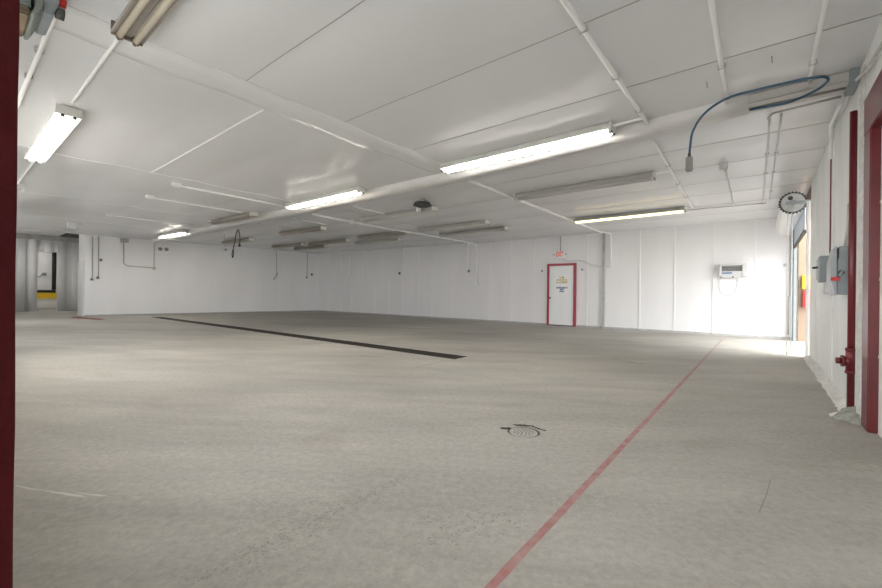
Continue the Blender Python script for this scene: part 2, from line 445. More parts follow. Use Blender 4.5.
b = MB(); lumpy(b, [(RX, 4.9, 0), (RX, 5.6, 0), (RX, 9.5, 0)], .09, .055, seed=3)
b.build('baseboard_right', M['plaster'], kind='structure')
# ragged foam and plaster joint between the pipe and the red frame
b = MB(); pv = None
for k in range(70):
    z = k / 69 * 3.0; w = .16 + .055 * noise.noise(Vector((z * 2.2, 4, 4))) + .02 * noise.noise(Vector((z * 11, 1, 4)))
    y0 = 4.79; y1 = y0 + w
    ring = [b.bm.verts.new(p) for p in ((RX + .03, y0, z), (RX - .012, y0, z), (RX - .022 - .006 * noise.noise(Vector((z * 9, 7, 0))), (y0 + y1) / 2, z), (RX - .012, y1, z), (RX + .03, y1, z))]
    if pv:
        for j in range(5): b.bm.faces.new((pv[j], pv[(j + 1) % 5], ring[(j + 1) % 5], ring[j]))
    else: b.bm.faces.new(ring)
    pv = ring
b.bm.faces.new(pv[::-1]); tn += 1
b.build('trim_%d' % tn, M['plaster'], kind='structure')

# ------------------------------------------------------------------ far exit door
d = MB().box(-5.80, -4.945, FARY - .035, FARY + .01, .03, 2.06)
for (x0, x1) in ((-5.70, -5.42), (-5.32, -5.04)):
    for (z0, z1) in ((1.70, 1.96), (1.02, 1.60), (.2, .86)):
        d.box(x0, x1, FARY - .043, FARY - .034, z0, z0 + .02).box(x0, x1, FARY - .043, FARY - .034, z1 - .02, z1)
        d.box(x0, x0 + .02, FARY - .043, FARY - .034, z0, z1).box(x1 - .02, x1, FARY - .043, FARY - .034, z0, z1)
        d.box(x0 + .06, x1 - .06, FARY - .046, FARY - .034, z0 + .06, z1 - .06)
door = d.build('door_1', M['doorwhite'], kind='structure')
f = MB().box(-5.88, -5.80, FARY - .06, FARY + .01, 0, 2.14).box(-4.945, -4.865, FARY - .06, FARY + .01, 0, 2.14).box(-5.80, -4.945, FARY - .06, FARY + .01, 2.06, 2.14)
f.build('door_frame', M['reddoor'], door)
MB().box(-5.80, -4.945, FARY - .05, FARY + .01, 0, .028).build('threshold', M['dark'], door)
h = MB().tube([(-5.75, FARY - .03, .95), (-5.75, FARY - .09, .95)], .014).sphere((-5.75, FARY - .105, .95), .032).build('door_knob', M['dark'], door)
# notices on the door
s = MB().box(-5.50, -5.20, FARY - .0475, FARY - .046, 1.42, 1.72).build('door_notice', M['white'])
tag(recentre(s), 'upper paper notice with ochre lettering on the white exit door', 'sign')
text_mesh('lettering', 'THIS\nDOOR IS\nALARMED', .092, M['textyel'], s, (0, -.002, 0), (PI / 2, 0, 0), .004)
s = MB().box(-5.49, -5.19, FARY - .0475, FARY - .046, 1.12, 1.36).build('door_notice', M['white'])
tag(recentre(s), 'lower paper notice with blue lettering on the white exit door', 'sign')
text_mesh('lettering', 'EMERGENCY\nEXIT\nONLY', .07, M['textblue'], s, (0, -.002, 0), (PI / 2, 0, 0), .004)
# exit sign with two lamp heads
e = empty('exit_sign', (-5.42, FARY, 2.45), 'white exit sign with red letters and two lamp heads above the red-framed door', 'exit sign')
MB().box(-.16, .16, -.09, 0, -.12, .12).build('sign_box', M['white'], e, bevel=.012)
text_mesh('exit_lettering', 'EXIT', .2, M['textred'], e, (0, -.092, 0), (PI / 2, 0, 0), .007).scale = (.62, 1.15, 1)
for sx in (-1, 1):
    MB().tube([(sx * .15, -.05, 0), (sx * .205, -.06, 0)], .012).tube([(sx * .215, -.03, 0), (sx * .215, -.09, 0)], [.03, .042], 14).build('lamp_head', M['steel'], e)
tag(recentre(MB().tube([(-5.42, FARY - .02, 2.57), (-5.42, FARY - .02, 3.09)], .014).build('electrical_conduit', M['cove'])), 'short white conduit rising from the exit sign to the ceiling', 'conduit')
pth = smooth_path([(-5.36, FARY - .03, 2.33), (-5.3, FARY - .03, 2.26), (-5.15, FARY - .03, 2.21), (-4.7, FARY - .03, 2.20), (-4.45, FARY - .03, 2.10), (-4.2, FARY - .03, 2.0), (-3.98, FARY - .03, 1.985), (-3.8, FARY - .03, 1.985)], 6)
tag(recentre(MB().tube(pth, .011, 8).build('electrical_cable', M['steel'])), 'grey cable running from the exit sign right to the junction box', 'cable')
# small sounders beside the door
for x, lab in ((-6.08, 'small dark wall socket left of the red door frame'), (-4.66, 'small dark wall socket right of the red door frame')):
    e = empty('wall_socket', (x, FARY, 1.905), lab, 'socket', 'small sockets beside the exit door')
    MB().box(-.04, .04, -.02, 0, -.055, .055).build('cover_plate', M['glass'], e, bevel=.004)
    MB().tube([(0, -.015, 0), (0, -.05, 0)], .03, 12).build('socket_face', M['textblue'] if x > -5 else M['socket'], e)
# big pipe at x=-3.95 and conduit with junction box
MBp = MB().box(-4.00, -3.93, FARY - .07, FARY + .01, 0, 3.09)
tag(recentre(MBp.build('wall_post', M['cove'])), 'slim grey square post on the back wall right of the exit door', 'post')
e = empty('junction_box', (-3.74, FARY, 1.98), 'white junction box at the foot of the conduit right of the exit door', 'junction box')
MB().box(-.05, .05, -.06, 0, -.06, .06).build('box_body', M['white'], e, bevel=.006)
MB().box(-.042, .042, -.066, -.058, -.052, .052).build('box_cover', M['fixwhite'], e)

# conduits on the ceiling and walls -------------------------------------------------
def conduit(pts, r, label, group=None, m='conduit', clips=(), name='electrical_conduit', bend=True):
    o = MB().tube(pts, r, 8).build(name, M[m])
    c = recentre(o)
    tag(o, label, 'conduit', group)
    for q in clips:
        MB().box(q[0] - r - .012, q[0] + r + .012, q[1] - .008, q[1] + .008, q[2] - r * 1.15, q[2] + r * .9).build('pipe_clip', M['steel'] if m != 'conduit' else M['fixgrey'], o, loc=tuple(-o.location))
    return o
def cl(x, y, r): return (x, y, min(zc(x) - .030, zz(x, y) - .004) - r)
def run(p, q, r, n=12):
    return [cl(p[0] + (q[0] - p[0]) * k / n, p[1] + (q[1] - p[1]) * k / n, r) for k in range(n + 1)]
A1 = run((-1.08, .05), (-1.04, 5.08), .022)
conduit(A1, .022, 'thick white conduit running overhead to the beam at the right end of the brightest fixture', clips=[A1[5], A1[7], A1[9], A1[11]])
A2 = run((-1.1, 5.72), (-1.22, 10.5), .017)
conduit(A2, .017, 'white conduit running on past the beam to the right end of the yellow tube light', clips=[A2[3], A2[6], A2[9]])
B1 = run((-.27, .05), (-.29, 5.03), .019)
conduit(B1, .019, 'white conduit crossing above the hanging end of the blue cable', clips=[B1[7], B1[10]])
C1 = run((.30, .05), (.325, 5.02), .017)
conduit(C1, .017, 'white conduit nearest the right wall crossing over the loop of blue cable', clips=[C1[8], C1[11]])
D1 = run((-4.02, 5.75), (-3.95, 12.9), .016, 16)
conduit(D1 + [(-3.85, FARY - .14, 3.05), (-3.77, FARY - .05, 3.02), (-3.755, FARY - .03, 2.9), (-3.75, FARY - .03, 2.04)], .026,
        'white conduit from the beam to the back wall and down to the junction box')
E1 = [cl(*p, .026) for p in ((-8.95, 5.9), (-9.0, 6.5), (-9.02, 7.15), (-9.05, 7.9), (-9.05, 8.75), (-8.95, 9.76), (-8.9, 11.04), (-8.85, 12.2), (-8.83, 13.0))]
conduit(E1 + [(-8.83, FARY - .10, 3.02), (-8.83, FARY - .04, 2.92), (-8.83, FARY - .035, 1.5)], .028,
        'long white conduit from the beam to the back wall, bending down to half height')
for (x, y0, y1, lab) in ((-8.66, 2.84, 5.05, 'white ceiling conduit ending nearest the camera, left of the middle lit fixture'),
                         (-10.4, 2.9, 4.83, 'white ceiling conduit ending at the left end of the brown unlit fixture'),
                         (-14.2, 3.0, 5.05, 'faint white ceiling conduit ending at the far lit fixture')):
    r_ = .02 if x > -14 else .014
    P_ = run((x, y0), (x, y1), r_)
    o = conduit(P_, r_, lab)
    e = empty('junction_box', (x, y0 - .05, zz(x, y0)), 'white ceiling box at the end of ' + {-8.66: 'the conduit nearest the camera', -10.4: 'the second conduit from the camera', -14.2: 'the faintest, farthest conduit'}[x], 'junction box')
    MB().box(-.05, .05, -.09, .06, -.06, .0).build('box_body', M['white'], e, bevel=.005)
    MB().box(-.042, .042, -.08, .05, -.066, -.058).build('box_cover', M['white'], e)
conduit(run((-9.95, 5.95), (-10.15, 7.2), .018), .018, 'white conduit beyond the beam leading to the third row of fixtures')
conduit(run((-7.36, 5.95), (-7.4, 6.93), .018), .018, 'short white conduit between the beam and the dark ceiling fan cap')
conduit(run((-8.9, .90), (-14.5, .95), .016), .016, 'white conduit continuing beyond the lit fixture at far left')
K1 = run((-5.75, .865), (-4.0, .865), .015)
conduit(K1, .015, 'thin white conduit between the lit and unlit fixtures at left')
L1 = run((-3.7, .505), (-9.5, .50), .018)
conduit(L1, .018, 'white conduit leading away from the grey switch box at top left', clips=[], bend=False)
for x in (-4.75, -5.4):
    tag(recentre(MB().box(x - .012, x + .012, .475, .535, zz(x, .5) - .05, zz(x, .5) - .008).build('pipe_clip', M['steel'])), 'steel clip on the top left conduit, ' + ('nearer the grey switch box' if x > -5 else 'farther from the grey switch box'), 'clip')
m1 = [cl(-1.36, 10.75, .012), cl(-.49, 10.87, .012), cl(.06, 10.9, .012)]
conduit(m1, .012, 'thin grey conduit running right from the end of the yellow tube light', m='steel')
conduit(run((-.46, 7.6), (-.49, 10.83), .010), .010, 'thin conduit from the small ceiling box back towards the wall', m='steel')
e = empty('junction_box', (-.47, 7.46, zz(-.47, 7.46)), 'small grey ceiling box between the blue cable and the double conduits', 'junction box')
MB().box(-.055, .055, -.055, .055, -.09, 0).build('box_body', M['steel'], e, bevel=.006)
MB().box(-.05, .05, -.05, .05, -.097, -.088).build('box_cover', M['fixgrey'], e)
for x, lab in ((.05, 'left one of the paired thin conduits near the roller door'), (.15, 'right one of the paired thin conduits near the roller door')):
    pts = run((x, 5.72), (x - .035, 10.85), .010, 14)
    pts = [(p[0] + .012 * noise.noise(Vector((p[1] * .9, x * 5, 0))), p[1], p[2]) for p in pts]
    conduit(pts, .010, lab, m='steel', clips=[pts[4], pts[7], pts[11]])
# steel channel that carries on from the beam to the right wall
e = empty('ceiling_channel', (.25, 4.99, 3.08), 'light steel channel rails carrying on from the beam to the right wall', 'channel')
MB().box(-.37, .36, .02, .06, -.10, -.02).box(-.37, .36, .02, .14, -.105, -.095).build('rail', M['fixgrey'], e)
MB().box(-.37, .36, .27, .31, -.09, -.02).box(-.37, .36, .24, .31, -.095, -.085).build('rail', M['fixgrey'], e)
b = MB()
for x in (-.3, -.02, .26): MB().box(x - .015, x + .015, .05, .29, -.05, -.03).build('cross_tie', M['steel'], e)
MB().box(.34, .405, -.01, .33, -.13, .0).build('end_bracket', M['grey'], e)
conduit([(.04, 5.62, 3.0), (.08, 5.42, 2.975), (.58, 5.36, 2.975)], .012, 'thin steel conduit along the back rail of the ceiling channel', m='steel')
conduit([(.60, 5.66, 3.0), (.60, 6.35, 3.03), (RX - .02, 6.75, 3.0), (RX - .02, 6.8, 2.9), (RX - .02, 6.8, 2.75)], .016, 'white painted conduit turning down the right wall', m='conduit')
conduit([(RX - .008, 6.8, 2.75), (RX - .008, 6.8, 1.6)], .009, 'thin dark red conduit dropping to the small switch on the right wall', m='red')
conduit([(RX - .03, 3.8, 2.77), (RX - .03, 4.5, 2.84), (RX - .03, 4.62, 2.87), (RX - .03, 5.1, 2.99), (RX - .03, 5.2, 2.985), (RX - .035, 5.75, 2.96)], .014,
        'bare steel conduit bending over the red door frame at top right', m='steel')

# left wall drops
SK = -math.atan(.1641)
for y, z0, z1, lab in ((3.83, 1.53, 3.22, 'leftmost thin conduit on the left wall ending in a dark socket'), (4.01, 1.56, 3.24, 'second thin conduit from the left on the left wall ending in a dark socket')):
    conduit([(LW(y) + .025, y, z1), (LW(y) + .025, y, z0)], .014, lab, m='cove')
for y, z, lab in ((3.82, 1.48, 'dark socket at the foot of the leftmost wall conduit'), (4.00, 1.55, 'dark socket at the foot of the second wall conduit from the left'), (4.09, 2.28, 'dark socket higher up beside the second wall conduit from the left')):
    e = empty('wall_socket', (LW(y), y, z), lab, 'socket', 'dark sockets on the left wall', rot=(0, 0, SK))
    MB().box(0, .05, -.06, .06, -.06, .06).build('box_body', M['steel'], e, bevel=.005)
    MB().tube([(.04, 0, 0), (.07, 0, 0)], .04, 12).build('socket_face', M['socket'], e)
e = empty('panel_box', (LW(4.83), 4.83, 3.15), 'grey box under the ceiling on the left wall', 'box', rot=(0, 0, SK))
MB().box(0, .12, -.14, .14, -.09, .07).build('box_body', M['fixgrey'], e, bevel=.006)
MB().box(.115, .13, -.125, .125, -.08, .06).build('box_cover', M['fixgrey'], e)
def onL(y, z, o=.03): return (LW(y) + o, y, z)
conduit([onL(4.80, 3.055), onL(4.81, 2.2), onL(4.86, 2.13), onL(4.95, 2.09), onL(5.79, 2.05)], .016, 'thin grey conduit dropping from the box and turning right on the left wall', m='cove')
conduit([onL(5.84, 3.2), onL(5.84, 2.09)], .014, 'thin vertical conduit meeting the bent conduit on the left wall', m='cove')
o = MB().box(0, .06, -.06, .06, -.055, .055).build('junction_box', M['fixgrey'], bevel=.005); o.location = onL(5.85, 2.03, 0); o.rotation_euler = (0, 0, SK)
tag(o, 'little grey box where two conduits meet on the left wall', 'junction box')
e = empty('emergency_light', (LW(6.12), 6.12, 2.80), 'white emergency light unit with two dark lamp heads on the left wall', 'emergency light', rot=(0, 0, SK))
MB().box(0, .12, -.22, .22, -.16, .05).build('battery_case', M['white'], e, bevel=.01)
for y in (-.07, .16): MB().tube([(.03, y, .07), (.13, y, .09)], [.06, .08], 12).build('lamp_head', M['grey'], e)
e = empty('hanging_cord', (LW(11.05), 11.05, 3.2), 'thin grey cord hanging on the left wall with a tangled end', 'cord', rot=(0, 0, SK))
MB().tube([(.03, 0, 0), (.03, 0, -1.05)], .012, 6).build('cord', M['cove'], e)
pth = smooth_path([(.03, 0, -1.05), (.04, .06, -1.15), (.03, -.02, -1.25), (.05, -.10, -1.38), (.04, -.14, -1.5), (.03, -.06, -1.42), (.04, .04, -1.32), (.03, .0, -1.15)], 6)
MB().tube(pth, .012, 6).build('tangled_end', M['grey'], e)
conduit([onL(12.69, 3.24), onL(12.69, 1.95)], .013, 'thin grey conduit on the left wall close to the corner', m='cove')
o = MB().box(0, .05, -.05, .05, -.06, .06).build('junction_box', M['cove'], bevel=.005); o.location = onL(12.69, 1.88, 0); o.rotation_euler = (0, 0, SK)
tag(o, 'little box at the foot of the conduit near the corner', 'junction box')
o = MB().box(0, .05, -.05, .05, -.06, .06).build('wall_socket', M['socket'], bevel=.005); o.location = onL(12.97, 2.05, 0); o.rotation_euler = (0, 0, SK)
tag(o, 'small dark socket right beside the left wall corner', 'socket')
# back wall drops
for x, z0, lab in ((-16.7, 2.02, 'leftmost white conduit on the back wall ending at a small box'), (-12.84, 2.02, 'second white conduit from the corner on the back wall'), (-9.24, 2.02, 'white conduit on the back wall just left of the bent one')):
    conduit([(x, FARY - .045, zc(x) - .01), (x, FARY - .045, z0)], .028, lab)
    dark = x == -9.24
    tag(recentre(MB().box(x - .045, x + .045, FARY - .06, FARY - .0, z0 - .09, z0 + .02).build('junction_box', M['grey'] if dark else M['white'], bevel=.006)),
        {-16.7: 'small white box ending the leftmost back wall conduit', -12.84: 'small white box ending the second back wall conduit', -9.24: 'small grey box ending the conduit left of the bent one'}[x], 'junction box')
tag(recentre(MB().box(-8.88, -8.78, FARY - .07, FARY, 1.42, 1.52).build('junction_box', M['white'], bevel=.006)), 'white box at the foot of the long bent conduit', 'junction box')
tag(recentre(MB().box(-13.2, -13.1, FARY - .05, FARY, 1.93, 2.04).build('wall_socket', M['socket'], bevel=.006)), 'small dark socket left of the second back wall conduit', 'socket')
# round plate right of the heater
e = empty('wall_button', (.455, FARY, 1.875), 'round grey plate on the back wall right of the heater', 'button')
MB().tube([(0, 0, 0), (0, -.02, 0)], .05, 20).build('plate', M['steel'], e); MB().tube([(0, -.02, 0), (0, -.035, 0)], .028, 16).build('push_button', M['cove'], e)

# ------------------------------------------------------------------ wall heater
e = empty('wall_heater', (-.6, FARY, 1.77), 'white slatted unit heater mounted on the back wall with a dangling cord', 'heater')
b = MB()
b.box(-.30, -.24, -.22, 0, -.17, .17).box(.20, .30, -.22, 0, -.17, .17).box(-.24, .20, -.22, 0, .12, .17)
b.prism([(-.22, -.03), (-.17, -.20), (0, -.20), (0, -.03)], -.24, .20, 'X')
b.box(-.3, .3, -.02, 0, -.17, .17)
b.build('housing', M['heater'], e, bevel=.008)
MB().box(-.24, .20, -.10, -.02, -.04, .13).build('grille_back', M['grey'], e)
for z in (.085, .04, -.0): MB().prism([(-.205, z), (-.13, z + .022), (-.13, z + .028), (-.205, z + .006)], -.24, .20, 'X').build('louvre', M['fixgrey'], e)
tt = MB().box(-.23, -.02, -.217, -.208, -.095, -.062).build('label_strip', M['textblue'], e)
MB().tube([(.0, -.15, -.15), (.0, -.19, -.19)], .018, 12).build('control_knob', M['dark'], e)
pth = smooth_path([(-.28, -.06, -.15), (-.31, -.06, -.33), (-.29, -.06, -.55), (-.17, -.06, -.68), (-.02, -.06, -.66), (.06, -.05, -.5), (.09, -.04, -.3), (.08, -.04, -.16)], 6)
MB().tube(pth, .008, 6).build('power_cord', M['cove'], e)

# ------------------------------------------------------------------ roller door on the right
e = empty('roller_door', (.432, 9.7, 0), 'white rolled-up shutter door with toothed end wheel above the right opening', 'roller door')
b = MB(); NN = 72; rings = []
for y in (0.03, 3.3):
    rings.append([b.bm.verts.new(((.178 + (.006 if k % 2 else 0)) * math.cos(2 * PI * k / NN), y, 2.78 + (.178 + (.006 if k % 2 else 0)) * math.sin(2 * PI * k / NN))) for k in range(NN)])
for k in range(NN): b.bm.faces.new((rings[0][k], rings[0][(k + 1) % NN], rings[1][(k + 1) % NN], rings[1][k]))
b.bm.faces.new(rings[0]); b.bm.faces.new(rings[1][::-1])
b.build('rolled_curtain', M['white'], e)
b = MB(); T = 24; pts = []
for k in range(T * 4):
    a = 2 * PI * k / (T * 4); r = .205 if (k % 4) in (0, 1) else .186
    pts.append((r * math.cos(a), 2.78 + r * math.sin(a)))
b.prism(pts, -.02, .02, 'Y'); b.build('toothed_wheel', M['dark'], e)
b = MB(); b.tube([(0, -.028, 2.78), (0, .0, 2.78)], .168, 36); b.build('end_plate', M['steel'], e)
b = MB()
b.tube([(.0, -.05, 2.78), (0, -.02, 2.78)], .05, 16); b.box(-.1, .22, -.055, -.035, 2.745, 2.80)
b.build('tension_arm', M['switchgrey'], e)
b = MB()
b.tube([(-.035, -.032, 2.865), (-.035, -.026, 2.865)], .038, 14)
b.build('plate_slot', M['dark'], e)
b = MB()   # hanging slats of the curtain
for k in range(9):
    z = 2.78 - k * .055
    b.prism([(.178, z), (.165, z - .025), (.178, z - .05), (.186, z - .05), (.186, z)], .1, 3.2, 'Y')
b.build('hanging_slat_curtain', M['blueslat'], e)
MB().box(.155, .2, .1, 3.2, 2.245, 2.29).build('bottom_bar', M['dark'], e)
b = MB(); b.box(.17, .225, 3.16, 3.24, 0, 2.75); b.box(.15, .17, 3.2, 3.24, 0, 2.75); b.build('guide_rail', M['grey'], e)
b = MB(); b.box(.18, .225, -.22, -.13, 0, 2.75); b.build('guide_rail', M['white'], e)
b = MB()
pa = [(-.07, -.04, 2.72), (-.07, -.04, .12), (-.06, -.04, .06), (-.04, -.04, .02), (-.015, -.04, .06), (-.01, -.04, .12), (-.01, -.04, 2.72)]
b.tube(smooth_path(pa[:3], 4)[:-1] + smooth_path(pa[2:5], 4) + [Vector(p) for p in pa[5:]], .006, 6); b.build('pull_chain', M['steel'], e)
conduit([(RX - .13, FARY - .03, .12), (RX - .13, FARY - .03, 1.05), (RX - .1, FARY - .03, 1.12), (RX - .1, FARY - .03, 2.6)], .014, 'thin pale pipe in the back right corner beside the roller door', m='fixgrey')
# outside the opening
MB().box(.695, 3.2, 13.0, 13.1, 0, 3.6).build('wall_outside_plywood', M['wood'], kind='structure')
e = empty('yellow_box', (.845, 12.88, 1.42), 'yellow box fixed to the plywood just inside the roller door opening', 'box')
MB().box(-.09, .10, -.03, .12, -.16, .17).build('box_body', M['yellow'], e, bevel=.012)
MB().box(-.07, .08, -.045, -.028, -.05, .1).build('box_lid', M['yellow'], e, bevel=.004)
e = empty('red_box', (.86, 12.88, 1.0), 'red box below the yellow box in the roller door opening', 'box')
MB().box(-.09, .12, -.04, .12, -.18, .22).build('box_body', M['redbright'], e, bevel=.012)
MB().box(-.06, .09, -.055, -.038, -.14, .18).build('box_lid', M['redbright'], e, bevel=.004)

# ------------------------------------------------------------------ red fire pipe
e = empty('fire_pipe', (.638, 5.15, 0), 'dark red vertical fire pipe with a capped tee near the floor by the right wall', 'pipe')
MB().tube([(0, 0, .0), (0, 0, 2.74)], .027, 24).build('riser', M['redpipe'], e)
b = MB(); b.tube([(0, 0, .37), (0, 0, .60)], .037, 24); b.tube([(0, 0, .37), (0, 0, .395)], .041, 24); b.tube([(0, 0, .575), (0, 0, .60)], .041, 24); b.build('coupling', M['redpipe'], e)
b = MB(); b.tube([(0, 0, .48), (-.05, -.006, .48)], .045, 18); b.tube([(-.048, -.005, .48), (-.066, -.007, .48)], .052, 18); b.build('tee_branch', M['redpipe'], e)
b = MB(); b.tube([(-.066, -.007, .48), (-.10, -.010, .48)], .03, 6); b.build('cap', M['red'], e)

# ------------------------------------------------------------------ switches on the right wall
e = empty('safety_switch', (RX, 5.45, 1.32), 'large grey safety switch with a red handle on the right wall beside the red pipe', 'switch')
MB().box(-.085, 0, 0, .34, -.235, .12).build('enclosure', M['grey'], e, bevel=.006)
MB().prism([(-.105, -.245), (-.12, -.12), (-.13, -.10), (-.13, .10), (-.12, .13), (-.10, .235), (-.088, .235), (-.088, -.245)], -.006, .36, 'Y').build('cover', M['switchgrey'], e, bevel=.006)
MB().box(-.075, -.01, .0, .30, .12, .235).build('upper_enclosure', M['grey'], e, bevel=.006)
MB().tube([(-.06, -.03, -.02), (-.06, .0, -.02)], .022, 12).build('knockout_plug', M['dark'], e)
MB().box(-.135, -.07, -.045, -.005, -.10, -.065).build('handle', M['redbright'], e, bevel=.006)
MB().tube([(-.08, -.03, -.06), (-.05, -.02, .0)], .012, 8).build('latch', M['grey'], e)
conduit([(RX - .03, 5.47, 1.56), (RX - .02, 5.40, 1.72), (RX - .02, 5.36, 1.95)], .014, 'short grey conduit rising from the large safety switch', m='fixgrey')
e = empty('safety_switch', (RX, 6.9, 1.41), 'smaller grey switch with a black lever on the right wall', 'switch')
MB().box(-.09, 0, 0, .24, -.16, .17).build('enclosure', M['grey'], e, bevel=.005)
MB().box(-.105, -.088, .0, .24, -.13, .14).build('cover', M['switchgrey'], e, bevel=.004)
MB().tube([(-.1, .05, .03), (-.155, .0, .02)], .014, 8).build('lever', M['black'], e)
e = empty('outlet_box', (RX, 6.88, 1.17), 'little grey outlet box under the smaller wall switch', 'outlet')
MB().box(-.05, 0, 0, .1, -.07, .07).build('box_body', M['fixgrey'], e, bevel=.004)
MB().box(-.045, -.005, -.004, .0, -.05, .05).build('outlet_face', M['steel'], e)

# switch gear high on the near wall at top left
e = empty('disconnect_switch', (-3.55, .0, 2.97), 'grey-green disconnect switch box with a red button high at top left', 'switch')
b = MB(); b.box(-.3, .05, .0, .335, -.20, .13); b.build('enclosure', M['greygreen'], e, bevel=.01)
MB().box(-.3, .05, .0, .335, -.25, -.198).build('lower_cap', M['rust'], e, bevel=.01)
MB().prism([(.333, -.245), (.355, -.245), (.385, -.175), (.385, .13), (.35, .13), (.35, -.19)], -.33, .08, 'X').build('flange', M['greygreen'], e, bevel=.006)
MB().prism([(.383, -.19), (.435, -.19), (.46, -.10), (.46, .13), (.383, .13)], -.3, .05, 'X').build('cover', M['grey'], e, bevel=.008)
MB().tube([(-.02, .45, -.055), (-.02, .50, -.055)], .03, 16).build('red_button', M['redbright'], e)
MB().tube([(.0, .45, -.14), (.0, .49, -.14)], .036, 16).build('knob', M['dark'], e)

# ------------------------------------------------------------------ fluorescent fixtures
protos = {}
def make_fixture(kind):
    hm, tm, em = {'near': ('fix', 'tube', 'fixedge'), 'brown': ('fix', 'fix', 'fixwhite'), 'grey': ('fixgrey', 'tubegrey', 'fixwhite'), 'lit': ('fixwhite', 'lit', 'fixwhite'),
              'warm': ('fixwhite', 'litwarm', 'fixwhite'), 'yellow': ('fixgrey', 'lityellow', 'fixwhite')}[kind]
    e = empty('fluorescent_fixture', (0, 0, 0), '', 'light fixture', 'tube light fixtures on the ceiling')
    L = 1.25
    w = .098 if kind == 'near' else .11
    MB().prism([(-.06, .02), (-w, -.05), (-w - .002, -.074), (-w + .006, -.074), (-.03, -.05), (-.02, -.06), (.02, -.06), (.03, -.05), (w - .006, -.074), (w + .002, -.074), (w, -.05), (.06, .02)], -L, L, 'X').build('housing', M[hm], e)
    for s in (-1, 1): MB().tube([(-L + .03, s * .05, -.084), (L - .03, s * .05, -.084)], .022 if kind == 'near' else .017, 12).build('tube', M[tm], e)
    for s in (-1, 1):
        MB().box(s * L - .010, s * L + .010, -w, w, -.084, .018).build('end_plate', M[em], e, bevel=.003)
        for q in (-1, 1):
            MB().box(s * (L - .02) - .012, s * (L - .02) + .014, q * .05 - .02, q * .05 + .02, -.108, -.05).build('lamp_holder', M[em], e, bevel=.003)
            MB().tube([(s * (L - .0), q * .05, -.09), (s * (L + .014), q * .05, -.09)], .014, 8).build('lamp_pin_cap', M['dark'], e)
    return e
specs = [  # kind, centre x, y, label
    ('near', -2.56, .88, 'nearest unlit fixture with two cream tubes at top left'),
    ('warm', -7.22, .87, 'glowing fixture at far left whose end faces the camera'),
    ('lit', -2.63, 4.90, 'brightest long lit fixture in front of the beam'),
    ('warm', -7.20, 4.97, 'lit fixture in front of the beam, middle of the three lit ones there'),
    ('brown', -11.45, 5.02, 'unlit brown fixture between two lit ones in front of the beam'),
    ('warm', -17.2, 5.40, 'lit fixture farthest left along the beam'),
    ('grey', -2.63, 7.26, 'unlit grey fixture directly beyond the brightest one'),
    ('grey', -7.12, 7.08, 'unlit grey fixture beside the dark ceiling cap'),
    ('brown', -12.0, 7.50, 'unlit brown fixture beyond the beam left of centre'),
    ('brown', -17.1, 7.72, 'unlit brown fixture behind the looped black cord'),
    ('yellow', -2.60, 10.42, 'dim yellow tube light near the exit door'),
    ('grey', -7.10, 9.30, 'unlit grey fixture, nearer of the pair beyond the ceiling cap'),
    ('grey', -7.20, 10.52, 'unlit grey fixture, farther of the pair beyond the ceiling cap'),
    ('brown', -10.31, 9.58, 'unlit brown fixture crossed by the long bent conduit'),
    ('grey', -11.8, 10.70, 'thin-looking unlit fixture close to the back wall, behind the brown one'),
    ('brown', -13.8, 9.88, 'unlit brown fixture in the middle of the far left cluster'),
    ('brown', -16.75, 9.80, 'leftmost unlit brown fixture of the far cluster near the corner'),
    ('brown', -16.6, 10.85, 'unlit brown fixture closest to the far left corner'),
]
def slope_f(x): return (zc(x - 1.25) - zc(x + 1.25)) / 2.5
for i, (kind, x, y, lab) in enumerate(specs):
    if kind in protos: o = copy_tree(protos[kind])
    else: o = make_fixture(kind); protos[kind] = o
    slope = math.atan((zc(x - 1.25) - zc(x + 1.25)) / 2.5)
    low = min(zz(x + i_ * 1.25, y + j_ * .06) + slope_f(x) * i_ * 1.25 for i_ in (-1, -.5, 0, .5, 1) for j_ in (-1, 0, 1))
    o.location = (x, y, low - .021); o.rotation_euler = (0, slope, 0)
    o['label'] = lab
tag(recentre(MB().box(-1.37, -1.05, 4.9, 4.93, 3.035, 3.055).build('mounting_bar', M['conduit'])), 'short white bar joining the brightest fixture to the thick conduit', 'bar')
tag(recentre(MB().box(-1.36, -1.15, 7.25, 7.27, 3.03, 3.05).build('mounting_bar', M['conduit'])), 'short white bar at the right end of the unlit fixture beyond the beam', 'bar')

for x, y, dz, lab in ((-8.93, 7.15, .09, 'white box on the long bent conduit, first one beyond the beam'), (-8.94, 8.8, .07, 'white box on the long bent conduit, farther from the beam'), (-6.2, 6.88, .10, 'white stub hanging from the ceiling just beyond the dark cap')):
    e = empty('junction_box', (x, y, zz(x, y) - .02), lab, 'junction box')
    MB().box(-.04, .04, -.04, .04, -dz, .02).build('box_body', M['white'], e, bevel=.005); MB().box(-.032, .032, -.05, -.038, -dz + .008, -.0).build('box_cover', M['white'], e)
# dark cap on the ceiling
e = empty('ceiling_vent_cap', (-5.75, 6.5, zz(-5.75, 6.5)), 'round dark grey cap hanging on a short stem from the ceiling beyond the beam', 'ceiling cap')
MB().tube([(0, 0, 0), (0, 0, -.06)], .05, 14).build('stem', M['white'], e)
b = MB(); b.tube([(0, 0, -.05), (0, 0, -.07), (0, 0, -.13), (0, 0, -.16)], [.10, .17, .20, .12], 20); b.build('cap', M['dark'], e)
